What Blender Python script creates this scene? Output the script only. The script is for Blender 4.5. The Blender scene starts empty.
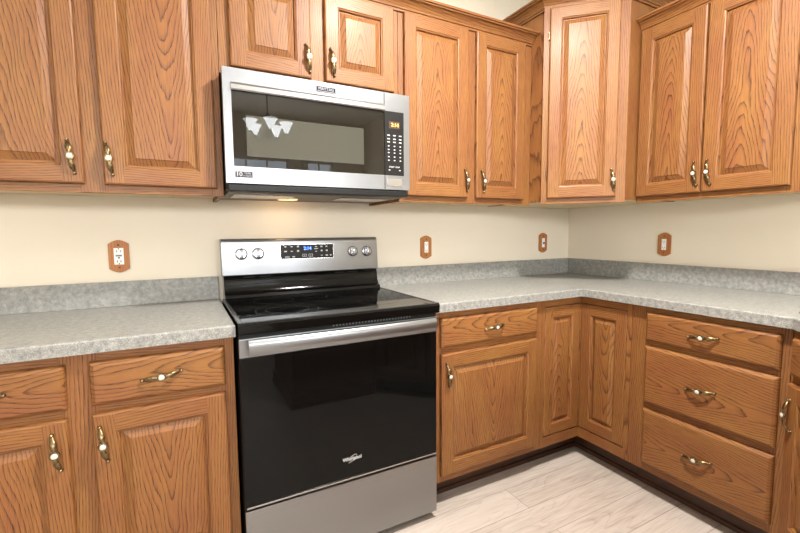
import bpy, bmesh, math, random
from mathutils import Vector, Matrix
random.seed(7)
S = bpy.context.scene
C = S.collection
PI = math.pi

# ------------------------------------------------------------------ camera, world, lights, exposure
cam_d = bpy.data.cameras.new('camera')
cam_d.sensor_width = 36.0
cam_d.lens = 417.568 * 36.0 / 800.0
cam_d.clip_start = 0.02
cam = bpy.data.objects.new('camera', cam_d)
C.objects.link(cam)
_f = Vector((0.46362622, 0.88209149, -0.08345851))
_r = Vector((0.88481992, -0.46585705, -0.00842123))
_u = Vector((0.04630803, 0.06994145, 0.99647567))
cam.matrix_world = Matrix(((_r.x, _u.x, -_f.x, -2.43831809), (_r.y, _u.y, -_f.y, -2.06985414), (_r.z, _u.z, -_f.z, 1.21198988), (0, 0, 0, 1)))
S.camera = cam

world = bpy.data.worlds.new('sky')
S.world = world
world.use_nodes = True
world.node_tree.nodes['Background'].inputs[0].default_value = (0.80, 0.90, 1.0, 1)
world.node_tree.nodes['Background'].inputs[1].default_value = 6.0

def area(name, loc, aim, sx, sy, power, col):
    d = bpy.data.lights.new(name, 'AREA')
    d.shape = 'RECTANGLE'; d.size = sx; d.size_y = sy; d.energy = power; d.color = col
    o = bpy.data.objects.new(name, d); C.objects.link(o)
    o.location = loc
    o.rotation_euler = (Vector(aim) - Vector(loc)).to_track_quat('-Z', 'Y').to_euler()
    return o
# daylight standing in the window openings of the rear wall; the last serves the added window
area('daylight', (-1.50, -4.62, 1.78), (-1.50, 0, 1.60), 0.80, 0.36, 42, (1.0, 0.985, 0.96))
area('daylight', (-0.66, -4.62, 1.78), (-0.66, 0, 1.60), 0.36, 0.36, 14, (1.0, 0.985, 0.96))
area('daylight', (-3.20, -4.62, 1.78), (-3.0, 0, 1.60), 1.20, 0.36, 54, (1.0, 0.985, 0.96))
# ceiling lights added to light the room; the first suits the toe-kick shadow
CEIL = 2.74
KL = (-1.45, -1.42, CEIL - 0.10)
area('added_ceiling_lamp', KL, (KL[0], KL[1], 0), 0.18, 0.18, 106, (1.0, 0.955, 0.89))
area('added_ceiling_lamp', (-3.3, -2.6, CEIL - 0.02), (-3.3, -2.6, 0), 0.5, 0.5, 16, (1.0, 0.95, 0.88))  # extra fill with no housing, added for brightness
# cooktop light under the microwave
area('cooktop_lamp', (-2.0, -0.16, 1.352), (-2.0, -0.02, 1.16), 0.05, 0.03, 0.28, (1.0, 0.62, 0.30))

S.view_settings.view_transform = 'Standard'
S.view_settings.look = 'None'
S.view_settings.gamma = 1.0
S.view_settings.use_curve_mapping = False
S.view_settings.exposure = 0.0

# ------------------------------------------------------------------ materials
def new_mat(name):
    m = bpy.data.materials.new(name); m.use_nodes = True
    nt = m.node_tree
    return m, nt, nt.nodes['Principled BSDF']
def N(nt, t, **kw):
    n = nt.nodes.new(t)
    for k, v in kw.items(): setattr(n, k, v)
    return n
def L(nt, a, b): nt.links.new(a, b)
def math_n(nt, op, a, b=None, c=None):
    n = N(nt, 'ShaderNodeMath', operation=op)
    for i, v in enumerate((a, b, c)):
        if v is None: continue
        if isinstance(v, (int, float)): n.inputs[i].default_value = v
        else: L(nt, v, n.inputs[i])
    return n.outputs[0]
def plain(name, col, rough=0.5, metal=0.0, ior=1.5, emit=None, es=0.0, noise=0.0, nscale=30, bump=0.0):
    m, nt, p = new_mat(name)
    p.inputs['Base Color'].default_value = (*col, 1)
    p.inputs['Roughness'].default_value = rough
    p.inputs['Metallic'].default_value = metal
    p.inputs['IOR'].default_value = ior
    if emit:
        p.inputs['Emission Color'].default_value = (*emit, 1)
        p.inputs['Emission Strength'].default_value = es
    tc = N(nt, 'ShaderNodeTexCoord')
    nz = N(nt, 'ShaderNodeTexNoise'); nz.inputs['Scale'].default_value = nscale; nz.inputs['Detail'].default_value = 4
    L(nt, tc.outputs['Object'], nz.inputs['Vector'])
    if noise:
        r = N(nt, 'ShaderNodeValToRGB')
        r.color_ramp.elements[0].position = 0.3; r.color_ramp.elements[1].position = 0.7
        r.color_ramp.elements[0].color = (*[c * (1 - noise) for c in col], 1)
        r.color_ramp.elements[1].color = (*[min(1, c * (1 + noise)) for c in col], 1)
        L(nt, nz.outputs['Fac'], r.inputs[0]); L(nt, r.outputs[0], p.inputs['Base Color'])
    if bump:
        b = N(nt, 'ShaderNodeBump'); b.inputs['Strength'].default_value = bump; b.inputs['Distance'].default_value = 0.002
        L(nt, nz.outputs['Fac'], b.inputs['Height']); L(nt, b.outputs[0], p.inputs['Normal'])
    return m

def oak(name, grain, cathedral, light=(0.246, 0.105, 0.030), dark=(0.042, 0.013, 0.005)):
    """grain = 'Z' or 'X': direction of the grain in the part's own space; the growth rings draw arches"""
    m, nt, p = new_mat(name)
    tc = N(nt, 'ShaderNodeTexCoord'); oi = N(nt, 'ShaderNodeObjectInfo')
    sx = N(nt, 'ShaderNodeSeparateXYZ'); L(nt, tc.outputs['Object'], sx.inputs[0])
    rnd = oi.outputs['Random']
    if grain == 'Z': u, v = sx.outputs[0], sx.outputs[2]
    else: u, v = sx.outputs[2], sx.outputs[0]
    w = sx.outputs[1]
    rr = math_n(nt, 'MULTIPLY', rnd, 91.0)
    r2 = math_n(nt, 'FRACT', math_n(nt, 'MULTIPLY', rnd, 57.3))
    # direction of the arches differs from board to board
    sgn = math_n(nt, 'SIGN', math_n(nt, 'SUBTRACT', r2, 0.45))
    vs = math_n(nt, 'MULTIPLY', v, sgn)
    def noise(su, sv, detail=2.0, rough=0.5):
        cb = N(nt, 'ShaderNodeCombineXYZ')
        L(nt, math_n(nt, 'MULTIPLY', u, su), cb.inputs[0])
        L(nt, math_n(nt, 'MULTIPLY_ADD', v, sv, rr), cb.inputs[1])
        L(nt, math_n(nt, 'MULTIPLY', w, su), cb.inputs[2])
        n = N(nt, 'ShaderNodeTexNoise'); n.inputs['Scale'].default_value = 1.0
        n.inputs['Detail'].default_value = detail; n.inputs['Roughness'].default_value = rough
        L(nt, cb.outputs[0], n.inputs['Vector'])
        return n.outputs['Fac']
    off = math_n(nt, 'MULTIPLY_ADD', r2, 0.06, -0.03 if cathedral else 0.035)
    uo = math_n(nt, 'ADD', u, off)
    hyp = math_n(nt, 'SQRT', math_n(nt, 'ADD', math_n(nt, 'MULTIPLY', uo, uo), 0.0004 if cathedral else 0.0002))
    ku = 98.0 if cathedral else 120.0
    kv = 13.0 if cathedral else 6.5
    g = math_n(nt, 'ADD', math_n(nt, 'MULTIPLY', hyp, ku), math_n(nt, 'MULTIPLY', vs, kv))
    g = math_n(nt, 'ADD', g, math_n(nt, 'MULTIPLY', noise(10, 2.6, 2.0), 6.5 if cathedral else 4.0))
    g = math_n(nt, 'ADD', g, math_n(nt, 'MULTIPLY', noise(90, 14, 3, 0.6), 0.55))
    fr = math_n(nt, 'FRACT', g)
    ring = N(nt, 'ShaderNodeValToRGB')
    e = ring.color_ramp.elements
    e[0].position = 0.0; e[0].color = (0, 0, 0, 1)
    e[1].position = 1.0; e[1].color = (0, 0, 0, 1)
    for pos, val in ((0.50, 0.06), (0.76, 0.38), (0.90, 1.0), (0.96, 0.85)):
        q = e.new(pos); q.color = (val, val, val, 1)
    L(nt, fr, ring.inputs[0])
    pores = noise(900, 16, 2, 0.6)
    pr = N(nt, 'ShaderNodeMapRange'); pr.inputs[1].default_value = 0.42; pr.inputs[2].default_value = 0.62
    L(nt, pores, pr.inputs[0])
    patch = noise(14, 3, 2)
    rs = math_n(nt, 'MULTIPLY', ring.outputs[0], math_n(nt, 'MULTIPLY_ADD', pr.outputs[0], 0.50, 0.50))
    fac = math_n(nt, 'MULTIPLY_ADD', pr.outputs[0], 0.26, math_n(nt, 'MULTIPLY', rs, 0.92))
    mix = N(nt, 'ShaderNodeMix', data_type='RGBA')
    mix.inputs[6].default_value = (*light, 1); mix.inputs[7].default_value = (*dark, 1)
    mix.clamp_factor = True
    L(nt, fac, mix.inputs[0])
    hsv = N(nt, 'ShaderNodeHueSaturation')
    L(nt, mix.outputs[2], hsv.inputs['Color'])
    L(nt, math_n(nt, 'MULTIPLY_ADD', patch, 0.03, 0.482), hsv.inputs['Hue'])
    val = math_n(nt, 'MULTIPLY_ADD', patch, 0.42, 0.77)
    L(nt, math_n(nt, 'MULTIPLY_ADD', rnd, 0.12, val), hsv.inputs['Value'])
    L(nt, hsv.outputs[0], p.inputs['Base Color'])
    p.inputs['Roughness'].default_value = 0.48
    p.inputs['Specular IOR Level'].default_value = 0.32
    p.inputs['Coat Weight'].default_value = 0.06
    p.inputs['Coat Roughness'].default_value = 0.25
    b = N(nt, 'ShaderNodeBump'); b.inputs['Strength'].default_value = 0.25; b.inputs['Distance'].default_value = 0.0006
    b.invert = True
    L(nt, fac, b.inputs['Height']); L(nt, b.outputs[0], p.inputs['Normal'])
    return m

OV = oak('oak_vertical', 'Z', False)
OH = oak('oak_horizontal', 'X', False)
OP = oak('oak_panel', 'Z', True)
OD = oak('oak_drawer', 'X', True)
OC = oak('oak_cover_plate', 'Z', False, (0.44, 0.185, 0.052), (0.22, 0.08, 0.024))
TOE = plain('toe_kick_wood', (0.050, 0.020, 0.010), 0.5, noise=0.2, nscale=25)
INNER = plain('cabinet_interior', (0.05, 0.025, 0.012), 0.8, noise=0.1)
MAPLE = plain('pale_underside', (0.62, 0.49, 0.30), 0.55, noise=0.06, nscale=12)

WALL = plain('cream_wall_paint', (0.75, 0.685, 0.57), 0.75, noise=0.015, nscale=3, bump=0.05)
CEILM = plain('ceiling_paint', (0.80, 0.78, 0.72), 0.85, noise=0.01)
WHITE = plain('white_trim_paint', (0.80, 0.80, 0.78), 0.4, noise=0.01)

def laminate():
    m, nt, p = new_mat('speckled_grey_laminate')
    tc = N(nt, 'ShaderNodeTexCoord')
    def nz(s, d=3.0, r=0.6):
        n = N(nt, 'ShaderNodeTexNoise'); n.inputs['Scale'].default_value = s
        n.inputs['Detail'].default_value = d; n.inputs['Roughness'].default_value = r
        L(nt, tc.outputs['Object'], n.inputs['Vector']); return n.outputs['Fac']
    f = math_n(nt, 'ADD', math_n(nt, 'MULTIPLY', nz(380, 2.0, 0.7), 0.60), math_n(nt, 'MULTIPLY', nz(60, 3.0), 0.40))
    r = N(nt, 'ShaderNodeValToRGB')
    e = r.color_ramp.elements
    e[0].position = 0.38; e[0].color = (0.135, 0.145, 0.142, 1)
    e[1].position = 0.62; e[1].color = (0.375, 0.37, 0.350, 1)
    q = e.new(0.48); q.color = (0.225, 0.230, 0.220, 1)
    q = e.new(0.53); q.color = (0.275, 0.267, 0.247, 1)
    L(nt, f, r.inputs[0]); L(nt, r.outputs[0], p.inputs['Base Color'])
    p.inputs['Roughness'].default_value = 0.33
    return m
LAM = laminate()

def planks():
    m, nt, p = new_mat('whitewashed_plank_floor')
    tc = N(nt, 'ShaderNodeTexCoord')
    sx = N(nt, 'ShaderNodeSeparateXYZ'); L(nt, tc.outputs['Object'], sx.inputs[0])
    x, y = sx.outputs[0], sx.outputs[1]
    W = 0.15
    row = math_n(nt, 'FLOOR', math_n(nt, 'DIVIDE', math_n(nt, 'ADD', y, 20.0 * W + 0.045), W))
    wn = N(nt, 'ShaderNodeTexWhiteNoise', noise_dimensions='1D'); L(nt, row, wn.inputs['W'])
    fy = math_n(nt, 'FRACT', math_n(nt, 'DIVIDE', math_n(nt, 'ADD', y, 20.0 * W + 0.045), W))
    LN = 1.22
    xs = math_n(nt, 'DIVIDE', math_n(nt, 'ADD', math_n(nt, 'MULTIPLY', row, 0.61), math_n(nt, 'ADD', x, 30 * LN + 0.53)), LN)
    fx = math_n(nt, 'FRACT', xs)
    pid = math_n(nt, 'ADD', math_n(nt, 'FLOOR', xs), math_n(nt, 'MULTIPLY', row, 17.3))
    wp = N(nt, 'ShaderNodeTexWhiteNoise', noise_dimensions='1D'); L(nt, pid, wp.inputs['W'])
    def nz(su, sv, det, amp_id=37.0):
        cb = N(nt, 'ShaderNodeCombineXYZ')
        L(nt, math_n(nt, 'MULTIPLY', x, su), cb.inputs[0])
        L(nt, math_n(nt, 'MULTIPLY', y, sv), cb.inputs[1])
        L(nt, math_n(nt, 'MULTIPLY', wp.outputs['Value'], amp_id), cb.inputs[2])
        n = N(nt, 'ShaderNodeTexNoise'); n.inputs['Scale'].default_value = 1; n.inputs['Detail'].default_value = det
        L(nt, cb.outputs[0], n.inputs['Vector']); return n.outputs['Fac']
    g = math_n(nt, 'FRACT', math_n(nt, 'MULTIPLY', nz(1.6, 9, 1.5), 13.0))
    ringd = math_n(nt, 'MULTIPLY', math_n(nt, 'POWER', g, 5.0), 0.10)
    fine = nz(9, 300, 3)
    mid = nz(2.2, 30, 3)
    f = math_n(nt, 'ADD', ringd, math_n(nt, 'ADD', math_n(nt, 'MULTIPLY', fine, 0.55), math_n(nt, 'MULTIPLY', mid, 0.40)))
    f = math_n(nt, 'MULTIPLY_ADD', wp.outputs['Value'], 0.12, f)
    r = N(nt, 'ShaderNodeValToRGB')
    e = r.color_ramp.elements
    e[0].position = 0.30; e[0].color = (0.53, 0.47, 0.43, 1)
    e[1].position = 0.85; e[1].color = (0.27, 0.215, 0.18, 1)
    q = e.new(0.55); q.color = (0.465, 0.405, 0.36, 1)
    L(nt, f, r.inputs[0])
    # seams
    sy = math_n(nt, 'LESS_THAN', fy, 0.020)
    se = math_n(nt, 'LESS_THAN', fx, 0.0024)
    seam = math_n(nt, 'MAXIMUM', sy, se)
    mix = N(nt, 'ShaderNodeMix', data_type='RGBA'); mix.inputs[7].default_value = (0.22, 0.17, 0.14, 1)
    L(nt, math_n(nt, 'MULTIPLY', seam, 0.85), mix.inputs[0]); L(nt, r.outputs[0], mix.inputs[6])
    L(nt, mix.outputs[2], p.inputs['Base Color'])
    p.inputs['Roughness'].default_value = 0.42
    b = N(nt, 'ShaderNodeBump'); b.inputs['Strength'].default_value = 0.3; b.inputs['Distance'].default_value = 0.001; b.invert = True
    L(nt, math_n(nt, 'ADD', seam, math_n(nt, 'MULTIPLY', fine, 0.2)), b.inputs['Height']); L(nt, b.outputs[0], p.inputs['Normal'])
    return m
FLOOR = planks()

def steel(name, axis, rough=0.34, col=(0.275, 0.285, 0.30)):
    m, nt, p = new_mat(name)
    tc = N(nt, 'ShaderNodeTexCoord')
    mp = N(nt, 'ShaderNodeMapping'); L(nt, tc.outputs['Object'], mp.inputs[0])
    mp.inputs['Scale'].default_value = (4, 900, 900) if axis == 'X' else (900, 900, 4)
    n = N(nt, 'ShaderNodeTexNoise'); n.inputs['Scale'].default_value = 1; n.inputs['Detail'].default_value = 2
    L(nt, mp.outputs[0], n.inputs['Vector'])
    p.inputs['Base Color'].default_value = (*col, 1)
    p.inputs['Metallic'].default_value = 1
    L(nt, math_n(nt, 'MULTIPLY_ADD', n.outputs['Fac'], 0.06, rough - 0.03), p.inputs['Roughness'])
    return m
STEEL = steel('brushed_steel', 'X')
STEELV = steel('brushed_steel_upright', 'Z', 0.30, (0.285, 0.285, 0.29))
SATIN = plain('satin_steel', (0.45, 0.45, 0.45), 0.2, 1.0, noise=0.03)
KNOB = plain('knob_steel', (0.28, 0.28, 0.29), 0.18, 1.0, noise=0.03)
BGLASS = plain('black_glass', (0.003, 0.003, 0.003), 0.035, 0, 1.27, noise=0.1)
MGLASS = plain('microwave_door_glass', (0.012, 0.010, 0.007), 0.012, 0, 1.45, noise=0.1)
SCREEN = plain('microwave_window_screen', (0.055, 0.055, 0.046), 0.015, 0, 1.75, noise=0.12, nscale=900)
BLACK = plain('black_enamel', (0.003, 0.003, 0.003), 0.10, 0, 1.33, noise=0.1)
BPLAS = plain('black_plastic', (0.006, 0.006, 0.006), 0.45, 0, 1.35, noise=0.1)
PANELB = plain('control_panel_black', (0.010, 0.0095, 0.009), 0.4, 0, 1.3, noise=0.1)
GREYR = plain('burner_ring_print', (0.04, 0.04, 0.04), 0.2, 0, 1.5, noise=0.1)
BRASS = plain('antique_brass', (0.20, 0.150, 0.080), 0.30, 1.0, noise=0.5, nscale=160)
PORC = plain('white_porcelain', (0.58, 0.56, 0.49), 0.15, noise=0.02)
SWITCHW = plain('white_plastic', (0.85, 0.85, 0.84), 0.3, noise=0.01)
DARKHOLE = plain('dark_slot', (0.03, 0.03, 0.03), 0.6, noise=0.1)
BPRINT = plain('badge_print', (0.42, 0.42, 0.43), 0.8, 0, 1.2, noise=0.01)
PRINT = plain('white_print', (0.55, 0.55, 0.55), 0.5, noise=0.01)
GPRINT = plain('grey_print', (0.16, 0.16, 0.17), 0.5, noise=0.01)
BADGE = plain('badge_grey', (0.04, 0.04, 0.055), 0.8, 0.0, noise=0.05)
RED = plain('badge_red', (0.55, 0.05, 0.05), 0.4, noise=0.02)
BLUELED = plain('blue_led', (0.02, 0.03, 0.1), 0.4, emit=(0.08, 0.22, 1.0), es=5.0)
AMBERLED = plain('amber_led', (0.1, 0.04, 0.0), 0.4, emit=(1.0, 0.45, 0.08), es=4.0)
IRON = plain('dark_bronze', (0.03, 0.022, 0.018), 0.4, 0.7, noise=0.2)
SHADE = plain('frosted_shade', (0.85, 0.85, 0.85), 0.4, emit=(0.9, 0.95, 1.0), es=8.0)
LAMP = plain('lit_diffuser', (0.9, 0.88, 0.85), 0.5, emit=(1.0, 0.93, 0.84), es=3.0)
def pane_mat():
    m, nt, p = new_mat('window_glass')
    out = nt.nodes['Material Output']
    t = N(nt, 'ShaderNodeBsdfTransparent'); gl = N(nt, 'ShaderNodeBsdfGlossy'); gl.inputs['Roughness'].default_value = 0.02
    mx = N(nt, 'ShaderNodeMixShader'); mx.inputs[0].default_value = 0.06
    L(nt, t.outputs[0], mx.inputs[1]); L(nt, gl.outputs[0], mx.inputs[2]); L(nt, mx.outputs[0], out.inputs[0])
    return m
PANE = pane_mat()

# ------------------------------------------------------------------ mesh helpers
def mesh_obj(name, bm, mats, parent=None, loc=(0, 0, 0), smooth=None):
    bmesh.ops.recalc_face_normals(bm, faces=bm.faces[:])
    me = bpy.data.meshes.new(name)
    bm.to_mesh(me); bm.free()
    for m in (mats if isinstance(mats, (list, tuple)) else [mats]): me.materials.append(m)
    if smooth is not None:
        for p in me.polygons: p.use_smooth = True
        me.set_sharp_from_angle(angle=math.radians(smooth))
    o = bpy.data.objects.new(name, me); C.objects.link(o)
    o.location = loc
    if parent: o.parent = parent
    return o
def box(bm, x0, x1, y0, y1, z0, z1, mi=0, bev=0.0):
    t = bmesh.new()
    vs = [t.verts.new((x, y, z)) for x in (x0, x1) for y in (y0, y1) for z in (z0, z1)]
    for f in ((0, 1, 3, 2), (4, 6, 7, 5), (0, 4, 5, 1), (2, 3, 7, 6), (0, 2, 6, 4), (1, 5, 7, 3)):
        t.faces.new([vs[i] for i in f])
    bmesh.ops.recalc_face_normals(t, faces=t.faces[:])
    if bev: bmesh.ops.bevel(t, geom=t.edges[:] , offset=bev, segments=2, affect='EDGES', profile=0.6)
    for f in t.faces: f.material_index = mi
    merge(bm, t)
def merge(bm, t):
    me = bpy.data.meshes.new('tmp'); t.to_mesh(me); t.free()
    bm.from_mesh(me); bpy.data.meshes.remove(me)
def prism(bm, pts, z0, z1, mi=0, axis='Z', bev=0.0):
    """extrude a polygon; pts in the plane across axis"""
    t = bmesh.new()
    def P(a, b, c): return (a, b, c) if axis == 'Z' else ((a, c, b) if axis == 'Y' else (c, a, b))
    lo = [t.verts.new(P(a, b, z0)) for a, b in pts]; hi = [t.verts.new(P(a, b, z1)) for a, b in pts]
    t.faces.new(lo); t.faces.new(hi)
    n = len(pts)
    for i in range(n): t.faces.new((lo[i], lo[(i + 1) % n], hi[(i + 1) % n], hi[i]))
    bmesh.ops.recalc_face_normals(t, faces=t.faces[:])
    if bev: bmesh.ops.bevel(t, geom=t.edges[:], offset=bev, segments=2, affect='EDGES', profile=0.6)
    for f in t.faces: f.material_index = mi
    merge(bm, t)
def tube(bm, pts, rad, seg=12, mi=0, squash=(1, 1), caps=True):
    """sweep a circle of per-point radius along pts"""
    rings = []
    n = len(pts); pts = [Vector(p) for p in pts]
    up = None
    for i, p in enumerate(pts):
        d = (pts[min(i + 1, n - 1)] - pts[max(i - 1, 0)]).normalized()
        if up is None:
            up = Vector((0, 0, 1)) if abs(d.z) < 0.9 else Vector((0, 1, 0))
        a = d.cross(up).normalized(); b = a.cross(d).normalized(); up = b
        r = rad[i] if isinstance(rad, (list, tuple)) else rad
        rings.append([bm.verts.new(p + a * math.cos(2 * PI * k / seg) * r * squash[0] + b * math.sin(2 * PI * k / seg) * r * squash[1]) for k in range(seg)])
    for i in range(n - 1):
        for k in range(seg):
            f = bm.faces.new((rings[i][k], rings[i][(k + 1) % seg], rings[i + 1][(k + 1) % seg], rings[i + 1][k])); f.material_index = mi
    if caps:
        for rr in (rings[0], rings[-1]):
            f = bm.faces.new(rr); f.material_index = mi
def lathe(bm, prof, seg=24, mi=0, M=Matrix()):
    """revolve (r, h) about local Z, then transform by M"""
    rings = []
    for r, h in prof:
        if r < 1e-6: rings.append([bm.verts.new(M @ Vector((0, 0, h)))])
        else: rings.append([bm.verts.new(M @ Vector((r * math.cos(2 * PI * k / seg), r * math.sin(2 * PI * k / seg), h))) for k in range(seg)])
    for a, b in zip(rings, rings[1:]):
        for k in range(seg):
            k2 = (k + 1) % seg
            if len(a) == 1 and len(b) == 1: continue
            if len(a) == 1: vs = (a[0], b[k], b[k2])
            elif len(b) == 1: vs = (a[k], a[k2], b[0])
            else: vs = (a[k], a[k2], b[k2], b[k])
            f = bm.faces.new(vs); f.material_index = mi
def ball(bm, c, r, mi=0, sc=(1, 1, 1), seg=12):
    M = Matrix.Translation(c) @ Matrix.Diagonal((*sc, 1))
    lathe(bm, [(0 if k in (0, 8) else r * math.sin(PI * k / 8), -r * math.cos(PI * k / 8)) for k in range(9)], seg, mi, M)
def sweep(bm, path, prof, mi=0):
    """sweep an (outward, z) profile along a plan path; outward is to the right of travel; ends capped"""
    P = [Vector((a, b)) for a, b in path]
    nrm = []
    for i in range(len(P) - 1):
        d = (P[i + 1] - P[i]).normalized(); nrm.append(Vector((d.y, -d.x)))
    rows = []
    for i, p in enumerate(P):
        if i == 0: m = nrm[0]
        elif i == len(P) - 1: m = nrm[-1]
        else:
            m = (nrm[i - 1] + nrm[i]).normalized(); m = m / max(0.3, m.dot(nrm[i]))
        rows.append([bm.verts.new((p.x + m.x * o, p.y + m.y * o, z)) for o, z in prof])
    n = len(prof)
    for a, b in zip(rows, rows[1:]):
        for k in range(n):
            f = bm.faces.new((a[k], a[(k + 1) % n], b[(k + 1) % n], b[k])); f.material_index = mi
    for r in (rows[0], rows[-1]): bm.faces.new(r).material_index = mi
def text(name, s, size, mat, parent, loc, rot=(PI / 2, 0, 0), depth=0.0002, shear=0.0, align='CENTER', sx=1.0, bold=0.0):
    c = bpy.data.curves.new(name, 'FONT'); c.body = s; c.size = size; c.extrude = depth; c.shear = shear
    c.align_x = align; c.align_y = 'CENTER'; c.offset = bold; c.resolution_u = 3
    t = bpy.data.objects.new(name, c); C.objects.link(t)
    bpy.context.view_layer.update()
    dg = bpy.context.evaluated_depsgraph_get()
    me = bpy.data.meshes.new_from_object(t.evaluated_get(dg))
    bpy.data.objects.remove(t); bpy.data.curves.remove(c)
    me.materials.clear(); me.materials.append(mat)
    o = bpy.data.objects.new(name, me); C.objects.link(o)
    o.parent = parent; o.location = loc; o.rotation_euler = rot; o.scale = (sx, 1, 1)
    return o
def tag(o, label=None, cat=None, group=None, kind=None):
    if label: o['label'] = label
    if cat: o['category'] = cat
    if group: o['group'] = group
    if kind: o['kind'] = kind
    return o
def thing(name, label, cat, loc=(0, 0, 0), rz=0.0, group=None):
    o = bpy.data.objects.new(name, None); C.objects.link(o)
    o.empty_display_size = 0.1
    o.location = loc; o.rotation_euler = (0, 0, rz)
    return tag(o, label, cat, group)
def struct(name, bm, mats, parent=None, **kw):
    o = mesh_obj(name, bm, mats, parent, **kw)
    if not parent: o['kind'] = 'structure'
    return o

# ------------------------------------------------------------------ the room
X0, X1, Y0, Y1 = -4.4, 0.0, -4.6, 0.0
bm = bmesh.new(); box(bm, X0 - .1, X1 + .1, Y0 - .1, Y1 + .1, -0.08, 0); struct('floor', bm, FLOOR)
bm = bmesh.new(); box(bm, X0 - .1, X1 + .1, Y0 - .1, Y1 + .1, CEIL, CEIL + .08); struct('ceiling', bm, CEILM)
bm = bmesh.new(); box(bm, X0 - .1, X1 + .1, 0, 0.1, 0, CEIL); struct('wall_back', bm, WALL)
bm = bmesh.new(); box(bm, 0, 0.1, Y0 - .1, 0, 0, CEIL); struct('wall_right', bm, WALL)
bm = bmesh.new(); box(bm, X0 - .1, X0, Y0 - .1, 0, 0, CEIL); struct('wall_left', bm, WALL)
wins = [(-3.85, -2.55, 0.95, 2.15), (-1.90, -1.10, 1.02, 2.18), (-0.84, -0.48, 1.22, 2.18)]  # first window is added for more light; the others show in reflections
bm = bmesh.new()
xs = [X0]
for a, b, z0, z1 in wins:
    box(bm, xs[-1], a, Y0 - .1, Y0, 0, CEIL); box(bm, a, b, Y0 - .1, Y0, 0, z0); box(bm, a, b, Y0 - .1, Y0, z1, CEIL); xs.append(b)
box(bm, xs[-1], X1, Y0 - .1, Y0, 0, CEIL)
struct('wall_rear', bm, WALL)
for i, (a, b, z0, z1) in enumerate(wins):
    bm = bmesh.new()
    f = 0.045
    box(bm, a - .06, a + f * .4, Y0 - .02, Y0 + .02, z0 - .06, z1 + .06); box(bm, b - f * .4, b + .06, Y0 - .02, Y0 + .02, z0 - .06, z1 + .06)
    box(bm, a, b, Y0 - .02, Y0 + .02, z1 - f * .4, z1 + .06); box(bm, a - .08, b + .08, Y0 - .02, Y0 + .05, z0 - .06, z0 + .01)
    nm = max(2, round((b - a) / 0.27)); 
    for k in range(1, nm): box(bm, a + (b - a) * k / nm - .009, a + (b - a) * k / nm + .009, Y0 - .03, Y0 - .01, z0, z1)
    for k in range(1, 4): box(bm, a, b, Y0 - .03, Y0 - .01, z0 + (z1 - z0) * k / 4 - .008, z0 + (z1 - z0) * k / 4 + .008)
    w = struct('window_%d' % (i + 1), bm, WHITE)
    bm = bmesh.new(); box(bm, a, b, Y0 - .024, Y0 - .018, z0, z1); mesh_obj('pane', bm, PANE, w)
for nm, args in (('baseboard_rear', (X0, X1, Y0, Y0 + .015)), ('baseboard_left', (X0, X0 + .015, Y0 + .015, Y1))):
    bm = bmesh.new(); box(bm, *args, 0, 0.09, bev=.003); struct(nm, bm, WHITE)

# ------------------------------------------------------------------ cabinet kit (each cabinet in its own space: x along, front towards -y)
def pull_mesh():
    bm = bmesh.new()
    # two leaf-shaped arms bowed away from the wood, S-shaped in front view
    for s in (-1, 1):
        pts, rad = [], []
        for k in range(13):
            t = k / 12.0
            z = s * (0.009 + 0.043 * t)
            x = s * (-0.001 - 0.009 * math.sin(t * PI * 0.5) ** 1.5 + 0.002 * math.sin(t * PI))
            y = -0.020 + 0.017 * t ** 2.2
            pts.append((x * 0.75, y, z)); rad.append(0.0034 + 0.0036 * math.sin(min(1, t * 1.15) * PI) ** 1.0)
        tube(bm, pts, rad, 10, 0, (1.15, 0.6))
        e = pts[-1]
        ball(bm, (e[0], -0.0055, e[2]), 0.0052, 0)
        M = Matrix.Translation((e[0], 0, e[2])) @ Matrix.Rotation(PI / 2, 4, 'X')
        lathe(bm, [(0, 0), (0.0055, 0), (0.0055, 0.002), (0.0035, 0.004), (0.0035, 0.006), (0, 0.006)], 12, 0, M)
        for q in (-1, 1): ball(bm, (q * 0.0062, -0.021, s * 0.0100), 0.0028, 0)
    M = Matrix.Translation((0, -0.015, 0)) @ Matrix.Rotation(PI / 2, 4, 'X')
    lathe(bm, [(0, 0), (0.008, 0.0), (0.0128, 0.003), (0.0132, 0.006), (0.0118, 0.0085), (0.0084, 0.0090), (0.0084, 0.006), (0, 0.006)], 24, 0, M)
    lathe(bm, [(0.0082, 0.006), (0.0080, 0.0098), (0.0055, 0.0114), (0, 0.0119)], 24, 1, M)
    bmesh.ops.recalc_face_normals(bm, faces=bm.faces[:])
    me = bpy.data.meshes.new('handle')
    bm.to_mesh(me); bm.free()
    me.materials.append(BRASS); me.materials.append(PORC)
    for p in me.polygons: p.use_smooth = True
    me.set_sharp_from_angle(angle=math.radians(45))
    return me
PULL = pull_mesh()
def handle(parent, x, y, z, horizontal=False):
    o = bpy.data.objects.new('handle', PULL); C.objects.link(o)
    o.parent = parent; o.location = (x, y, z)
    if horizontal: o.rotation_euler = (0, PI / 2, 0)
    return o

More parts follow.
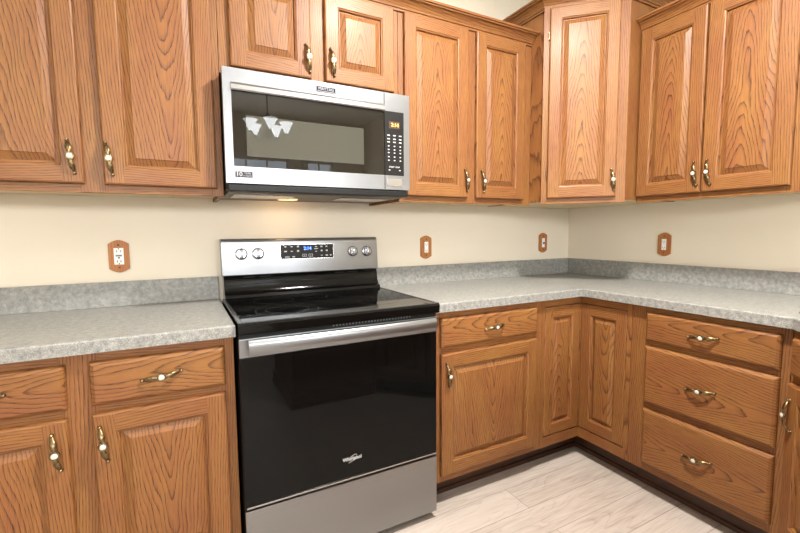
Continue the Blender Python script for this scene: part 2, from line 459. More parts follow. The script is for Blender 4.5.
T = 0.020
def door(parent, x0, x1, z0, z1, y, hx=None, hz=None, name='door', rail=0.056, field=0.021):
    """raised-panel door between x0..x1, z0..z1, its back at y; hx, hz = handle position in cabinet space"""
    cx, cz = (x0 + x1) / 2, (z0 + z1) / 2
    w, h = (x1 - x0) / 2, (z1 - z0) / 2
    bm = bmesh.new()
    def rect(d, yy): return [bm.verts.new(v) for v in ((-w + d, yy, -h + d), (w - d, yy, -h + d), (w - d, yy, h - d), (-w + d, yy, h - d))]
    def ring(a, b, mv=0, mh=1):
        for k in range(4):
            f = bm.faces.new((a[k], a[(k + 1) % 4], b[(k + 1) % 4], b[k])); f.material_index = mh if k in (0, 2) else mv
    r0 = rect(0, 0); r1 = rect(0, -T + 0.006); r2 = rect(0.002, -T + 0.002); r3 = rect(0.006, -T)
    bm.faces.new(r0)
    ring(r0, r1); ring(r1, r2); ring(r2, r3)
    # flat of the frame with butt joints: stiles run full height
    i = rail; o = 0.006
    F = lambda pts, mi: setattr(bm.faces.new([bm.verts.new((a, -T, b)) for a, b in pts]), 'material_index', mi)
    F([(-w + o, -h + o), (-w + i, -h + o), (-w + i, h - o), (-w + o, h - o)], 0)
    F([(w - i, -h + o), (w - o, -h + o), (w - o, h - o), (w - i, h - o)], 0)
    F([(-w + i, -h + o), (w - i, -h + o), (w - i, -h + i), (-w + i, -h + i)], 1)
    F([(-w + i, h - i), (w - i, h - i), (w - i, h - o), (-w + i, h - o)], 1)
    a = rect(i, -T); b = rect(i + 0.003, -T + 0.003); c = rect(i + 0.007, -T + 0.0045); d = rect(i + 0.009, -T + 0.013)
    e = rect(i + 0.013, -T + 0.013); g = rect(i + 0.013 + field, -T + 0.0035); g2 = rect(i + 0.0145 + field, -T + 0.0015)
    ring(a, b); ring(b, c); ring(c, d); ring(d, e); ring(e, g, 2, 2); ring(g, g2, 2, 2)
    f = bm.faces.new(g2); f.material_index = 2
    bmesh.ops.remove_doubles(bm, verts=bm.verts[:], dist=1e-5)
    dr = mesh_obj(name, bm, [OV, OH, OP], parent, (cx, y, cz))
    if hx is not None: handle(dr, hx - cx, -T, hz - cz)
    return dr
def drawer(parent, x0, x1, z0, z1, y, hx=None, name='drawer'):
    cx, cz = (x0 + x1) / 2, (z0 + z1) / 2
    w, h = (x1 - x0) / 2, (z1 - z0) / 2
    bm = bmesh.new()
    prev = None
    for d, yy in ((0, 0), (0, -T + 0.011), (0.003, -T + 0.006), (0.004, -T + 0.005), (0.011, -T + 0.0005), (0.013, -T)):
        r = [bm.verts.new(v) for v in ((-w + d, yy, -h + d), (w - d, yy, -h + d), (w - d, yy, h - d), (-w + d, yy, h - d))]
        if prev:
            for k in range(4): bm.faces.new((prev[k], prev[(k + 1) % 4], r[(k + 1) % 4], r[k]))
        else: bm.faces.new(r)
        prev = r
    bm.faces.new(prev)
    dr = mesh_obj(name, bm, [OD], parent, (cx, y, cz))
    handle(dr, (hx - cx) if hx is not None else 0, -T, 0, True)
    return dr
def face_frame(parent, y, x0, x1, z0, z1, stiles, rails, th=0.019):
    """stiles: (xa, xb[, za, zb]); rails: (za, zb, xa, xb)"""
    bm = bmesh.new()
    for s in stiles:
        za, zb = (s[2], s[3]) if len(s) > 2 else (z0, z1)
        box(bm, s[0], s[1], y, y + th, za, zb, 0, 0.0008)
    for r in rails: box(bm, r[2], r[3], y + 0.0002, y + th, r[0], r[1], 1, 0.0008)
    return mesh_obj('face_frame', bm, [OV, OH], parent)
def carcass(parent, x0, x1, yf, z0, z1, lip=0.015, side=OV, yb=-0.003, la=0.0, lb=0.0):
    """open box: sides, back, bottom and top behind the face frame"""
    bm = bmesh.new()
    box(bm, x0, x0 + .016, yf, yb, z0 + la, z1, 0); box(bm, x1 - .016, x1, yf, yb, z0 + lb, z1, 0)
    box(bm, x0 + .016, x1 - .016, yf, yb, z0 + lip, z0 + lip + .012, 1)
    box(bm, x0 + .016, x1 - .016, yf, yb, z1 - .02, z1, 1)
    box(bm, x0 + .016, x1 - .016, yb - .008, yb, z0 + lip + .012, z1 - .02, 2)
    return mesh_obj('cabinet_box', bm, [side, MAPLE, INNER], parent)

UZ, UF = 1.350, -0.348          # underside and front plane of the wall cabinets
UT = 2.200
DB, DT = 1.377, 2.187           # doors of the wall cabinets
BZ0, BZ1, BF = 0.115, 0.873, -0.605
HUP = 1.461

def crown_profile(z): return [(0.0, z), (0.007, z), (0.007, z + .009), (0.012, z + .011), (0.014, z + .018), (0.022, z + .030), (0.034, z + .040), (0.044, z + .044), (0.046, z + .049), (0.052, z + .050), (0.052, z + .060), (0.0, z + .060)]

# --- wall cabinets left of the microwave
t = thing('wall_cabinet', 'oak wall cabinet at the upper left, left of the microwave', 'cabinet')
xl = -3.085
carcass(t, xl, -2.283, UF + .019, UZ, UT)
face_frame(t, UF, xl, -2.283, UZ, UT, [(xl, xl + .045), (-2.720, -2.640), (-2.323, -2.283)], [(UZ, UZ + .042, xl + .045, -2.323), (UT - .042, UT, xl + .045, -2.323)])
door(t, -3.060, -2.706, DB, DT, UF, -2.736, HUP)
door(t, -2.652, -2.306, DB, DT, UF, -2.634, HUP)
# --- above the microwave
t = thing('wall_cabinet', 'short oak wall cabinet above the microwave with two small doors', 'cabinet')
carcass(t, -2.281, -1.537, UF + .019, 1.803, UT, 0)
face_frame(t, UF, -2.281, -1.537, 1.803, UT, [(-2.281, -2.225), (-1.950, -1.860), (-1.580, -1.537)], [(1.803, 1.845, -2.225, -1.58), (UT - .042, UT, -2.225, -1.58)])
door(t, -2.243, -1.937, 1.829, DT, UF, -1.952, 1.904)
door(t, -1.878, -1.562, 1.829, DT, UF, -1.850, 1.906)
# --- between the microwave and the corner
t = thing('wall_cabinet', 'oak wall cabinet with two tall doors between microwave and corner cabinet', 'cabinet')
xr = -0.7285
carcass(t, -1.535, xr, UF + .019, UZ, UT, lb=.0148)
face_frame(t, UF, -1.535, xr, UZ, UT, [(-1.535, -1.495), (-1.175, -1.085), (-0.800, xr)], [(UZ, UZ + .042, -1.495, -.80), (UT - .042, UT, -1.495, -.80)])
door(t, -1.510, -1.155, DB, DT, UF, -1.171, HUP)
door(t, -1.105, -0.785, DB, DT, UF, -1.068, HUP)
# --- crown along these three
bm = bmesh.new(); sweep(bm, [(xl, UF - .0005), (xr - .001, UF - .0005)], crown_profile(2.187))
tag(mesh_obj('crown_moulding', bm, OH), 'straight oak crown moulding along the wall cabinets on the stove wall', 'moulding')

# --- diagonal corner wall cabinet (taller)
cc = thing('corner_wall_cabinet', 'taller diagonal oak corner wall cabinet with a single door', 'cabinet')
A = 0.726; B = 0.430; CZ0, CZ1 = 1.350, 2.345
bm = bmesh.new()
g = 0.004
AR, BR = 0.712, 0.444            # the side towards the right-hand cabinets
prism(bm, [(-A, -g), (-A, -B), (-BR, -AR), (-g, -AR), (-g, -g)][::-1], CZ0 + .012, CZ1)
cb = mesh_obj('cabinet_box', bm, [OV, MAPLE], cc)
for p in cb.data.polygons:
    if p.normal.z < -0.9: p.material_index = 1
diag = Matrix.Translation(((-A - BR) / 2, (-B - AR) / 2, 0)) @ Matrix.Rotation(-PI / 4, 4, 'Z')
hw = (A - BR) / math.sqrt(2)
ff = face_frame(cc, -0.019, -hw, hw, CZ0, CZ1, [(-hw, -hw + .048), (hw - .066, hw)], [(CZ0, CZ0 + .042, -hw + .048, hw - .066), (CZ1 - .042, CZ1, -hw + .048, hw - .066)])
ff.matrix_local = diag
d = door(cc, -0.170, 0.154, 1.378, 2.328, -0.019, 0.138, HUP, rail=.054)
d.matrix_local = diag @ Matrix.Translation(((-0.170 + .154) / 2, -0.019, (1.378 + 2.328) / 2))
k = 0.019
bm = bmesh.new()
s = k * math.tan(PI / 8)
sweep(bm, [(-A - .0005, -g), (-A - .0005, -B - s), (-BR - s, -AR - .0005), (-g, -AR - .0005)], crown_profile(2.330))
mesh_obj('crown_moulding', bm, OH, cc)
for zz in (1.50, 2.20):
    bm = bmesh.new()
    tube(bm, [(0, 0, zz - .02), (0, 0, zz + .02)], .003, 8); ball(bm, (0, 0, zz + .021), .0035); ball(bm, (0, 0, zz - .021), .0035)
    hg = mesh_obj('hinge', bm, BRASS, cc, smooth=60); hg.matrix_local = diag @ Matrix.Translation((-0.1735, -0.022, 0))

# --- right wall cabinets (own space turned a quarter: local x = -world y, local front = world -x)
RZ = -PI / 2
t = thing('wall_cabinet', 'oak wall cabinet with two doors on the right-hand wall', 'cabinet', (0, 0, 0), RZ)
ra, rb = 0.7145, 1.420
carcass(t, ra, rb, UF + .019, UZ, UT, la=.0148)
face_frame(t, UF, ra, rb, UZ, UT, [(ra, ra + .03), (1.33 - .03, rb)], [(UZ, UZ + .042, ra + .03, 1.30), (UT - .042, UT, ra + .03, 1.30)])
door(t, 0.722, 1.018, DB, DT, UF, 1.000, HUP)
door(t, 1.024, 1.333, DB, DT, UF, 1.053, HUP)
bm = bmesh.new(); sweep(bm, [(ra + .001, UF - .0005), (rb, UF - .0005), (rb, -.004)], crown_profile(2.187))
mesh_obj('crown_moulding', bm, OH, t)

# ------------------------------------------------------------------ base cabinets
def base_unit(label, x0, x1, rz=0.0, loc=(0, 0, 0), toe=True, tx0=None, tx1=None):
    t = thing('base_cabinet', label, 'cabinet', loc, rz)
    bm = bmesh.new()
    box(bm, x0, x0 + .016, BF + .019, -.004, 0, BZ1, 0); box(bm, x1 - .016, x1, BF + .019, -.004, 0, BZ1, 0)
    box(bm, x0 + .016, x1 - .016, BF + .019, -.02, BZ0, BZ0 + .016, 1); box(bm, x0 + .016, x1 - .016, -.02, -.004, BZ0, BZ1, 1)
    box(bm, x0 + .016, x1 - .016, BF + .022, BF + .030, BZ0 + .016, BZ1 - .01, 1)
    # notch the sides for the toe space
    bm.free(); bm = bmesh.new()
    for xa in (x0, x1 - .016):
        prism(bm, [(BF + .019, BZ0), (-.515, BZ0), (-.515, 0), (-.004, 0), (-.004, BZ1), (BF + .019, BZ1)], xa, xa + .016, 0, 'X')
    box(bm, x0 + .016, x1 - .016, BF + .019, -.02, BZ0, BZ0 + .016, 1); box(bm, x0 + .016, x1 - .016, -.02, -.004, 0, BZ1, 1)
    box(bm, x0 + .016, x1 - .016, BF + .022, BF + .030, BZ0 + .016, BZ1 - .01, 1)
    mesh_obj('cabinet_box', bm, [OV, INNER], t)
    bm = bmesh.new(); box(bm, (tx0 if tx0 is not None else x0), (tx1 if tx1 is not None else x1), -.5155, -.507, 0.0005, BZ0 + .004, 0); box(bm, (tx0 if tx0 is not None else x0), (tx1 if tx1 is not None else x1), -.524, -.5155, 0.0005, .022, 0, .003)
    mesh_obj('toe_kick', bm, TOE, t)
    return t
def std_frame(t, x0, x1, sl, sm, sr):
    st = [(x0, x0 + sl), (x1 - sr, x1)]
    if sm: st.append(sm)
    a, b = x0 + sl, x1 - sr
    segs = [(a, b)] if not sm else [(a, sm[0]), (sm[1], b)]
    rl = []
    for (p, q) in segs: rl += [(BZ0, BZ0 + .045, p, q), (BZ1 - .04, BZ1, p, q), (0.683, 0.724, p, q)]
    face_frame(t, BF, x0, x1, BZ0, BZ1, st, rl)

# left of the range: two drawers over two doors
t = base_unit('oak base cabinet with two drawers over two doors, left of the stove', -3.140, -2.297)
std_frame(t, -3.140, -2.297, .04, (-2.760, -2.670), .045)
drawer(t, -3.105, -2.742, .715, .845, BF)
drawer(t, -2.687, -2.326, .714, .845, BF)
door(t, -3.105, -2.744, .150, .690, BF, -2.772, .602)
door(t, -2.687, -2.328, .150, .690, BF, -2.662, .600)

# right of the range: drawer over door
t = base_unit('oak base cabinet with one drawer over one door, right of the stove', -1.520, -0.886)
std_frame(t, -1.520, -0.886, .055, None, .05)
drawer(t, -1.482, -0.928, .717, .846, BF, -1.200)
door(t, -1.482, -0.930, .150, .690, BF, -1.452, .598)

# L-shaped corner cabinet with a folding pair of doors meeting in the inner corner
t = thing('corner_base_cabinet', 'L-shaped oak corner base cabinet with two narrow doors meeting in the corner', 'cabinet')
xa = -0.884
bm = bmesh.new()
fb = BF + .019
prism(bm, [(xa, -.004), (xa, fb), (xa + .016, fb), (xa + .016, -.020), (-.020, -.020), (-.020, xa + .016), (fb, xa + .016), (fb, xa), (-.004, xa), (-.004, -.004)], BZ0, BZ1, 0)
prism(bm, [(xa + .016, -.020), (xa + .016, fb + .006), (fb + .006, fb + .006), (fb + .006, xa + .016), (-.020, xa + .016), (-.020, -.020)], BZ0 + .001, BZ0 + .016, 1)
mesh_obj('cabinet_box', bm, [OV, INNER], t)
bm = bmesh.new()
sx = xa + .0215
box(bm, xa, sx, BF, fb, BZ0, BZ1, 0)                      # stile left
box(bm, BF, fb, xa, sx, BZ0, BZ1, 0)                      # stile right
for z0, z1 in ((BZ0, .1665), (.8365, BZ1)):
    box(bm, sx, BF + .0002, BF, fb, z0, z1, 1)
    box(bm, BF, fb, sx, BF + .019, z0, z1, 1)
mesh_obj('face_frame', bm, [OV, OH], t)
bm = bmesh.new(); box(bm, BF - .003, BF + .019, BF - .003, BF + .019, .170, .833, 0, .0005); mesh_obj('corner_post', bm, OV, t)
d = door(t, sx + .003, BF - .0035, .170, .833, BF + .019, name='folding_door', rail=.054, field=.017)
t2m = Matrix.Rotation(RZ, 4, 'Z')
wd = (BF - .0035) - (sx + .003)
d2 = door(t, -BF + .0035, -BF + .0035 + wd, .170, .833, 0, name='folding_door', rail=.054, field=.017)
d2.matrix_local = t2m @ Matrix.Translation((-BF + .0035 + wd / 2, BF + .019, (.170 + .833) / 2))
bm = bmesh.new()
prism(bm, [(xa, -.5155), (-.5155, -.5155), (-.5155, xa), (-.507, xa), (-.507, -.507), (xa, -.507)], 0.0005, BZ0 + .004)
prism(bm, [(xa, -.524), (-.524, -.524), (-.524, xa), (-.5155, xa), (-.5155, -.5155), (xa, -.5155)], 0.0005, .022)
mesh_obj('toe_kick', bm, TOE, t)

# right-hand wall: three drawers
t = base_unit('oak base cabinet with a stack of three drawers on the right-hand wall', 0.886, 1.455, RZ)
face_frame(t, BF, .886, 1.455, BZ0, BZ1, [(.886, .936), (.936, .975), (1.412, 1.4552)], [(BZ0, BZ0 + .045, .975, 1.412), (BZ1 - .04, BZ1, .975, 1.412), (.683, .73, .975, 1.412), (.395, .445, .975, 1.412)])
drawer(t, .957, 1.431, .718, .848, BF, 1.191)
drawer(t, .957, 1.431, .437, .695, BF, 1.190)
drawer(t, .957, 1.431, .152, .408, BF, 1.189)

# angled sink cabinet running on from it towards the room
t = thing('sink_cabinet', 'angled oak sink cabinet at the right edge, beside the three-drawer cabinet', 'cabinet', (-0.605, -1.457, 0), -3 * PI / 4)
LW = 0.82
# in this space x runs along the front (towards the room), the front faces -y
bm = bmesh.new()
box(bm, 0.012, LW - .02, .020, .030, BZ0, BZ1 - .004, 1)
box(bm, 0.10, LW - .10, .030, .50, BZ0, BZ0 + .016, 1)
mesh_obj('cabinet_box', bm, [OV, INNER], t)
bm = bmesh.new()
for a, b in ((0.001, .05), (.37, .45), (LW - .05, LW)): box(bm, a, b, 0, .019, BZ0, BZ1, 0)
for z0, z1 in ((BZ0, .16), (.683, .724), (BZ1 - .04, BZ1)):
    box(bm, .05, .37, .0002, .019, z0, z1, 1); box(bm, .45, LW - .05, .0002, .019, z0, z1, 1)
mesh_obj('face_frame', bm, [OV, OH], t)
door(t, .024, .392, .150, .690, 0, .052, .585)
door(t, .428, LW - .024, .150, .690, 0, LW - .052, .585)
for a, b in ((.024, .392), (.428, LW - .024)):
    dd = drawer(t, a, b, .717, .846, 0, name='false_drawer_front')
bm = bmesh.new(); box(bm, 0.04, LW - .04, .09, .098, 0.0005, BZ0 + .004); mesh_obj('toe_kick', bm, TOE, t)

# peninsula behind the sink corner (seen mirrored in the oven door)
t = thing('peninsula_cabinet', 'oak peninsula cabinet with a panelled end, mirrored in the black oven door', 'cabinet')
px0, px1, py0, py1 = -1.80, -1.19, -2.66, -2.045
bm = bmesh.new(); box(bm, px0, px1, py0, py1, 0.0, BZ1 - .001, 0)
for zz in (0, ): box(bm, px0 - .012, px1 + .001, py0 - .012, py1 + .012, 0.0, .10, 1, .002); box(bm, px0 - .018, px1, py0 - .018, py1 + .018, 0, .022, 1, .003)
mesh_obj('cabinet_box', bm, [OV, OH], t)
bm = bmesh.new(); box(bm, -1.17, -.003, -2.66, -2.58, 0, BZ1 - .001, 0); mesh_obj('back_panel', bm, [OV], t)

# ------------------------------------------------------------------ counters
CT, CU = 0.914, 0.8745
def counter(name, label, pts, splash):
    bm = bmesh.new()
    t = bmesh.new()
    lo = [t.verts.new((a, b, CU)) for a, b in pts]; hi = [t.verts.new((a, b, CT)) for a, b in pts]
    t.faces.new(lo); t.faces.new(hi); n = len(pts)
    for i in range(n): t.faces.new((lo[i], lo[(i + 1) % n], hi[(i + 1) % n], hi[i]))
    bmesh.ops.recalc_face_normals(t, faces=t.faces[:])
    te = [e for e in t.edges if abs(e.verts[0].co.z - CT) < 1e-6 and abs(e.verts[1].co.z - CT) < 1e-6 and not all(abs(v.co.x) < .01 or abs(v.co.y) < .01 for v in e.verts)]
    bmesh.ops.bevel(t, geom=te, offset=.006, segments=3, affect='EDGES', profile=.5)
    merge(bm, t)
    o = mesh_obj(name, bm, LAM)
    tag(o, label, 'countertop')
    bm = bmesh.new()
    for a in splash: box(bm, *a, CT, 1.016, 0, .002)
    mesh_obj('backsplash', bm, LAM, o)
    return o
counter('countertop', 'speckled grey countertop left of the stove with low backsplash', [(-3.145, -.003), (-3.145, -.635), (-2.2915, -.635), (-2.2915, -.003)], [(-3.145, -2.2915, -.021, -.002)])
ct = counter('countertop', 'L-shaped speckled grey countertop running from the stove around the corner',
        [(-1.5205, -.003), (-1.5205, -.635), (-.635, -.635), (-.635, -1.463), (-1.205, -2.033), (-1.83, -2.033), (-1.83, -2.69), (-.003, -2.69), (-.003, -.003)],
        [(-1.5205, -.002, -.021, -.002), (-.021, -.002, -2.69, -.0215)])
# stainless sink dropped into a cut-out in the angled corner
SC = (-0.640, -1.920)
SM = Matrix.Translation((SC[0] + .045, SC[1] + .045, 0)) @ Matrix.Rotation(-3 * PI / 4, 4, 'Z')
def srect(hx, hy, r=.05, seg=5):
    out = []
    for cx, cy, a0 in ((hx - r, hy - r, 0), (-hx + r, hy - r, PI / 2), (-hx + r, -hy + r, PI), (hx - r, -hy + r, 1.5 * PI)):
        for k in range(seg + 1):
            a = a0 + PI / 2 * k / seg; out.append((cx + r * math.cos(a), cy + r * math.sin(a)))
    return out
bm = bmesh.new(); prism(bm, srect(.37, .235), .5, 1.2)
cut = mesh_obj('cutter', bm, LAM); cut.matrix_world = SM
bpy.context.view_layer.update()
md = ct.modifiers.new('cut', 'BOOLEAN'); md.object = cut; md.operation = 'DIFFERENCE'; md.solver = 'EXACT'
bpy.context.view_layer.update()
me = bpy.data.meshes.new_from_object(ct.evaluated_get(bpy.context.evaluated_depsgraph_get()))
ct.modifiers.clear(); ct.data = me
bpy.data.objects.remove(cut)
bm = bmesh.new()
levels = [(.395, .26, CT + .0005), (.393, .258, CT + .004), (.375, .24, CT + .005), (.366, .231, CT - .004), (.355, .22, CT - .17), (.30, .17, CT - .185)]
prev = None
for hx, hy, z in levels:
    r = [bm.verts.new((a, b, z)) for a, b in srect(hx, hy)]
    if prev:
        for i in range(len(r)): bm.faces.new((prev[i], prev[(i + 1) % len(r)], r[(i + 1) % len(r)], r[i]))
    prev = r
bm.faces.new(prev)
sk = mesh_obj('sink', bm, SATIN, smooth=40); sk.matrix_world = SM
tag(sk, 'stainless steel sink rim set in the angled counter at the right edge', 'sink')

# ------------------------------------------------------------------ range
SX0, SX1 = -2.287, -1.527
sv = thing('range', 'freestanding stainless electric stove with black glass top and oven door', 'stove', ((SX0 + SX1) / 2, 0, 0))
W2 = (SX1 - SX0) / 2
bm = bmesh.new()
box(bm, -W2 + .002, W2 - .002, -.640, -.03, .03, .885, 0, .002)
mesh_obj('oven_body', bm, BPLAS, sv)
for sx_, sy_ in ((-1, -.60), (1, -.60), (-1, -.08), (1, -.08)):
    bm = bmesh.new(); lathe(bm, [(0, 0), (.016, 0), (.016, .012), (.010, .014), (.010, .031), (0, .031)], 14)
    mesh_obj('foot', bm, BPLAS, sv, (sx_ * (W2 - .05), sy_, 0.0005), smooth=40)
# storage drawer
bm = bmesh.new(); box(bm, -W2 + .001, W2 - .001, -.655, -.6405, .034, .278, 0, .004)
mesh_obj('drawer_front', bm, STEELV, sv)
# oven door: black glass, steel top strip, thin lower trim
od = None
bm = bmesh.new(); box(bm, -W2 + .003, W2 - .003, -.650, -.6405, .287, .872, 0, .002)
od = mesh_obj('oven_door', bm, BPLAS, sv)
bm = bmesh.new(); box(bm, -W2 + .003, W2 - .003, -.6555, -.6502, .294, .806, 0, .0015); mesh_obj('door_glass', bm, BGLASS, od)
bm = bmesh.new(); box(bm, -W2 + .001, W2 - .001, -.660, -.6502, .8065, .868, 0, .002); mesh_obj('door_trim', bm, STEEL, od)
bm = bmesh.new(); box(bm, -W2 + .006, W2 - .006, -.658, -.6502, .287, .2935, 0, .001); mesh_obj('lower_trim', bm, SATIN, od)
# bar handle: wide, flat, slightly bowed
bm = bmesh.new()
n = 24; rows = []
hz0, hz1 = .818, .870
for i in range(n + 1):
    u = -1 + 2 * i / n
    x = u * (W2 - .027)
    yb = -.690 - .012 * (1 - u * u)
    prof = [(yb + .010, hz0 + .004), (yb + .002, hz0), (yb - .004, hz0 + .006), (yb - .007, hz0 + .018), (yb - .007, hz1 - .016), (yb - .004, hz1 - .004), (yb + .002, hz1), (yb + .012, hz1 - .003)]
    rows.append([bm.verts.new((x, a, b)) for a, b in prof])
for a, b in zip(rows, rows[1:]):
    for k2 in range(8): bm.faces.new((a[k2], a[(k2 + 1) % 8], b[(k2 + 1) % 8], b[k2]))
bm.faces.new(rows[0]); bm.faces.new(rows[-1])
for s_ in (-1, 1): box(bm, s_ * (W2 - .060) - .012, s_ * (W2 - .060) + .012, -.690, -.6605, hz0 + .012, hz1 - .012)
mesh_obj('door_handle', bm, STEEL, od, smooth=50)
# vent gap with slots above the door
bm = bmesh.new(); box(bm, -W2 + .004, W2 - .004, -.652, -.6405, .8735, .8845, 0)
for i in range(26): box(bm, -.06 + i * .0125, -.06 + i * .0125 + .005, -.6535, -.652, .875, .882, 1)
mesh_obj('vent_strip', bm, [BPLAS, GPRINT], sv)
# cooktop
bm = bmesh.new()
prism(bm, [(-.668, .884), (-.674, .888), (-.677, .915), (-.673, .923), (-.12, .923), (-.12, .886)], -W2, W2, 0, 'X')
ctp = mesh_obj('cooktop', bm, BLACK, sv)
bm = bmesh.new(); box(bm, -W2 + .014, W2 - .014, -.663, -.125, .9205, .9245, 0, .001); mesh_obj('cooktop_glass', bm, BGLASS, ctp)
bm = bmesh.new()
for x0, x1, y0, y1 in ((-W2 + .001, -W2 + .0125, -.672, -.122), (W2 - .0125, W2 - .001, -.672, -.122), (-W2 + .0125, W2 - .0125, -.672, -.6645)):
    box(bm, x0, x1, y0, y1, .9225, .9262, 0, .001)
mesh_obj('cooktop_rim', bm, plain('rim_grey', (.10, .10, .10), .16, .6, noise=.05), ctp)
def annulus(cx, cy, r, w=.0012):
    bm = bmesh.new(); n = 64
    a = [bm.verts.new((cx + (r - w) * math.cos(2 * PI * i / n), cy + (r - w) * math.sin(2 * PI * i / n), .92475)) for i in range(n)]
    b = [bm.verts.new((cx + (r + w) * math.cos(2 * PI * i / n), cy + (r + w) * math.sin(2 * PI * i / n), .92475)) for i in range(n)]
    for i in range(n): bm.faces.new((a[i], a[(i + 1) % n], b[(i + 1) % n], b[i]))
    return mesh_obj('burner_ring', bm, GREYR, ctp)
for c_ in ((-.185, -.50, .115), (-.185, -.50, .078), (.190, -.50, .085), (-.190, -.26, .080), (.190, -.26, .105), (0.0, -.24, .05)): annulus(*c_)
# backguard: bowed black lower part, leaning steel panel above
bm = bmesh.new()
prof = [(-.022, .90), (-.120, .90), (-.128, .926), (-.122, .938), (-.104, .945), (-.094, .960), (-.088, .985), (-.086, 1.003), (-.080, 1.010), (-.082, 1.020), (-.022, 1.020)]
prism(bm, prof, -W2 + .012, W2 - .006, 0, 'X')
mesh_obj('backguard', bm, BLACK, sv, smooth=35)
for x in (-.26, -.19, .17, .24):
    bm = bmesh.new(); box(bm, x - .025, x + .025, -.0835, -.080, 1.010, 1.014, 0, .001)
    mesh_obj('backguard_vent', bm, BPLAS, sv)
bm = bmesh.new()
prof = [(-.020, 1.0205), (-.088, 1.0205), (-.092, 1.024), (-.080, 1.170), (-.076, 1.180), (-.068, 1.185), (-.020, 1.185)]
prism(bm, prof, -W2 + .007, W2 - .002, 0, 'X', .0015)
cp = mesh_obj('control_panel', bm, STEEL, sv, smooth=35)
lean = math.atan2(.012, .146)
PM = Matrix.Translation((0, -.0865, 1.095)) @ Matrix.Rotation(-lean, 4, 'X')
def on_panel(o, x, z, y=0): o.matrix_local = PM @ Matrix.Translation((x, y, z))
bm = bmesh.new(); box(bm, -.130, .126, -.0030, .004, -.033, .033, 0, .001)
for (a, b, c_, d_) in ((-.133, .129, .033, .0355), (-.133, .129, -.0355, -.033), (-.133, -.130, -.033, .033), (.126, .129, -.033, .033)): box(bm, a, b, -.0025, .004, c_, d_, 1)
dp = mesh_obj('display', bm, [PANELB, SATIN], sv); on_panel(dp, .012, .026)
text('clock_digits', '2:14', .022, BLUELED, dp, (-.002, -.0035, .014), bold=.0003)
for (x, z, w_, h_) in ((-.107, .024, .009, .005), (-.078, .024, .010, .004), (-.048, .024, .009, .007), (-.107, .002, .013, .006), (-.078, .002, .010, .003), (-.048, .003, .010, .008), (-.10, -.024, .022, .004), (-.070, -.024, .012, .005),
                       (.040, .022, .010, .004), (.040, .012, .018, .004), (.067, .022, .010, .006), (.092, .022, .009, .005), (.067, .002, .009, .007), (.093, .002, .009, .007), (.040, -.001, .008, .003), (.067, -.021, .010, .003), (.092, -.021, .012, .006), (.112, -.021, .008, .006)):
    bm = bmesh.new(); box(bm, x - w_ / 2, x + w_ / 2, -.0036, -.0031, z - h_ / 2, z + h_ / 2)
    mesh_obj('key', bm, PRINT, dp)
for x in (-.018, .012):
    bm = bmesh.new()
    for (a, b, c_, d_) in ((-.010, .010, .005, .0065), (-.010, .010, -.0065, -.005), (-.010, -.0085, -.005, .005), (.0085, .010, -.005, .005)): box(bm, x + a, x + b, -.0036, -.0031, -.019 + c_, -.019 + d_)
    box(bm, x - .003, x + .003, -.0036, -.0031, -.020, -.018)
    mesh_obj('key', bm, PRINT, dp)
# knobs
for x, z in ((-.291, .022), (-.219, .022), (.242, .020), (.319, .018)):
    bm = bmesh.new()
    M = Matrix.Rotation(PI / 2, 4, 'X')
    lathe(bm, [(0, 0), (.0235, 0), (.0235, .003), (.019, .004), (.0185, .012), (0, .012)], 28, 0, M)
    prism(bm, [(-.0055, -.018), (.0055, -.018), (.0055, .018), (-.0055, .018)], -.027, -.011, 0, 'Y', .0015)
    lathe(bm, [(.0236, .0), (.0262, .0), (.0262, .0022), (.0236, .0028)], 28, 1, M)
    kn = mesh_obj('knob', bm, [KNOB, BPLAS], sv, smooth=40); on_panel(kn, x, z)
    bm = bmesh.new()
    for i in range(12):
        if i in (3, ): continue
        a = 2 * PI * i / 12
        box(bm, .031 * math.sin(a) - .0008, .031 * math.sin(a) + .0008, -.0006, .001, .031 * math.cos(a) - .0008, .031 * math.cos(a) + .0008)
    box(bm, -.002, .002, -.0006, .001, .036, .040); box(bm, -.002, .002, -.0006, .001, -.041, -.037)
    mesh_obj('dial_marks', bm, GPRINT, kn)
# maker's lettering on the oven glass
lt = text('lettering', 'Whirlpool', .0195, PRINT, od, (-.004 + .007, -.6560, .366), bold=.0003, sx=.92)
bm = bmesh.new()
el = []
for k2 in range(25):
    a = math.radians(-150 + 255 * k2 / 24)
    x, z = .022 * math.cos(a), .0085 * math.sin(a)
    ca, sa = math.cos(.55), math.sin(.55)
    el.append((.002 + x * ca - z * sa, -.6562, .366 + x * sa + z * ca))
tube(bm, el, .0006, 6); mesh_obj('lettering_swoosh', bm, PRINT, od)

# ------------------------------------------------------------------ over-the-range microwave
MX0, MX1 = -2.281, -1.529
mw = thing('microwave', 'stainless over-the-range microwave mounted above the stove', 'microwave', ((MX0 + MX1) / 2, 0, 1.36))
M2 = (MX1 - MX0) / 2
mz = lambda z: z - 1.36
bm = bmesh.new(); box(bm, -M2 + .004, M2 - .004, -.402, -.004, mz(1.372), mz(1.798), 0, .002)
box(bm, -M2 + .006, M2 - .006, -.434, -.402, mz(1.364), mz(1.390), 0, .004)
mesh_obj('casing', bm, BPLAS, mw)
split = 0.5 * (-1.6495 + -1.6495) - (MX0 + MX1) / 2
gx0, gx1 = -2.253 - (MX0 + MX1) / 2, split
gz0, gz1 = mz(1.453), mz(1.722)
ft, fb_ = mz(1.797), mz(1.3925)
# door
bm = bmesh.new()
box(bm, -M2, gx0, -.438, -.403, fb_, ft, 0); box(bm, gx0, gx1 - .0015, -.438, -.403, gz1 + .024, ft, 0); box(bm, gx0, gx1 - .0015, -.438, -.403, fb_, gz0, 0)
mdo = mesh_obj('door', bm, STEEL, mw)
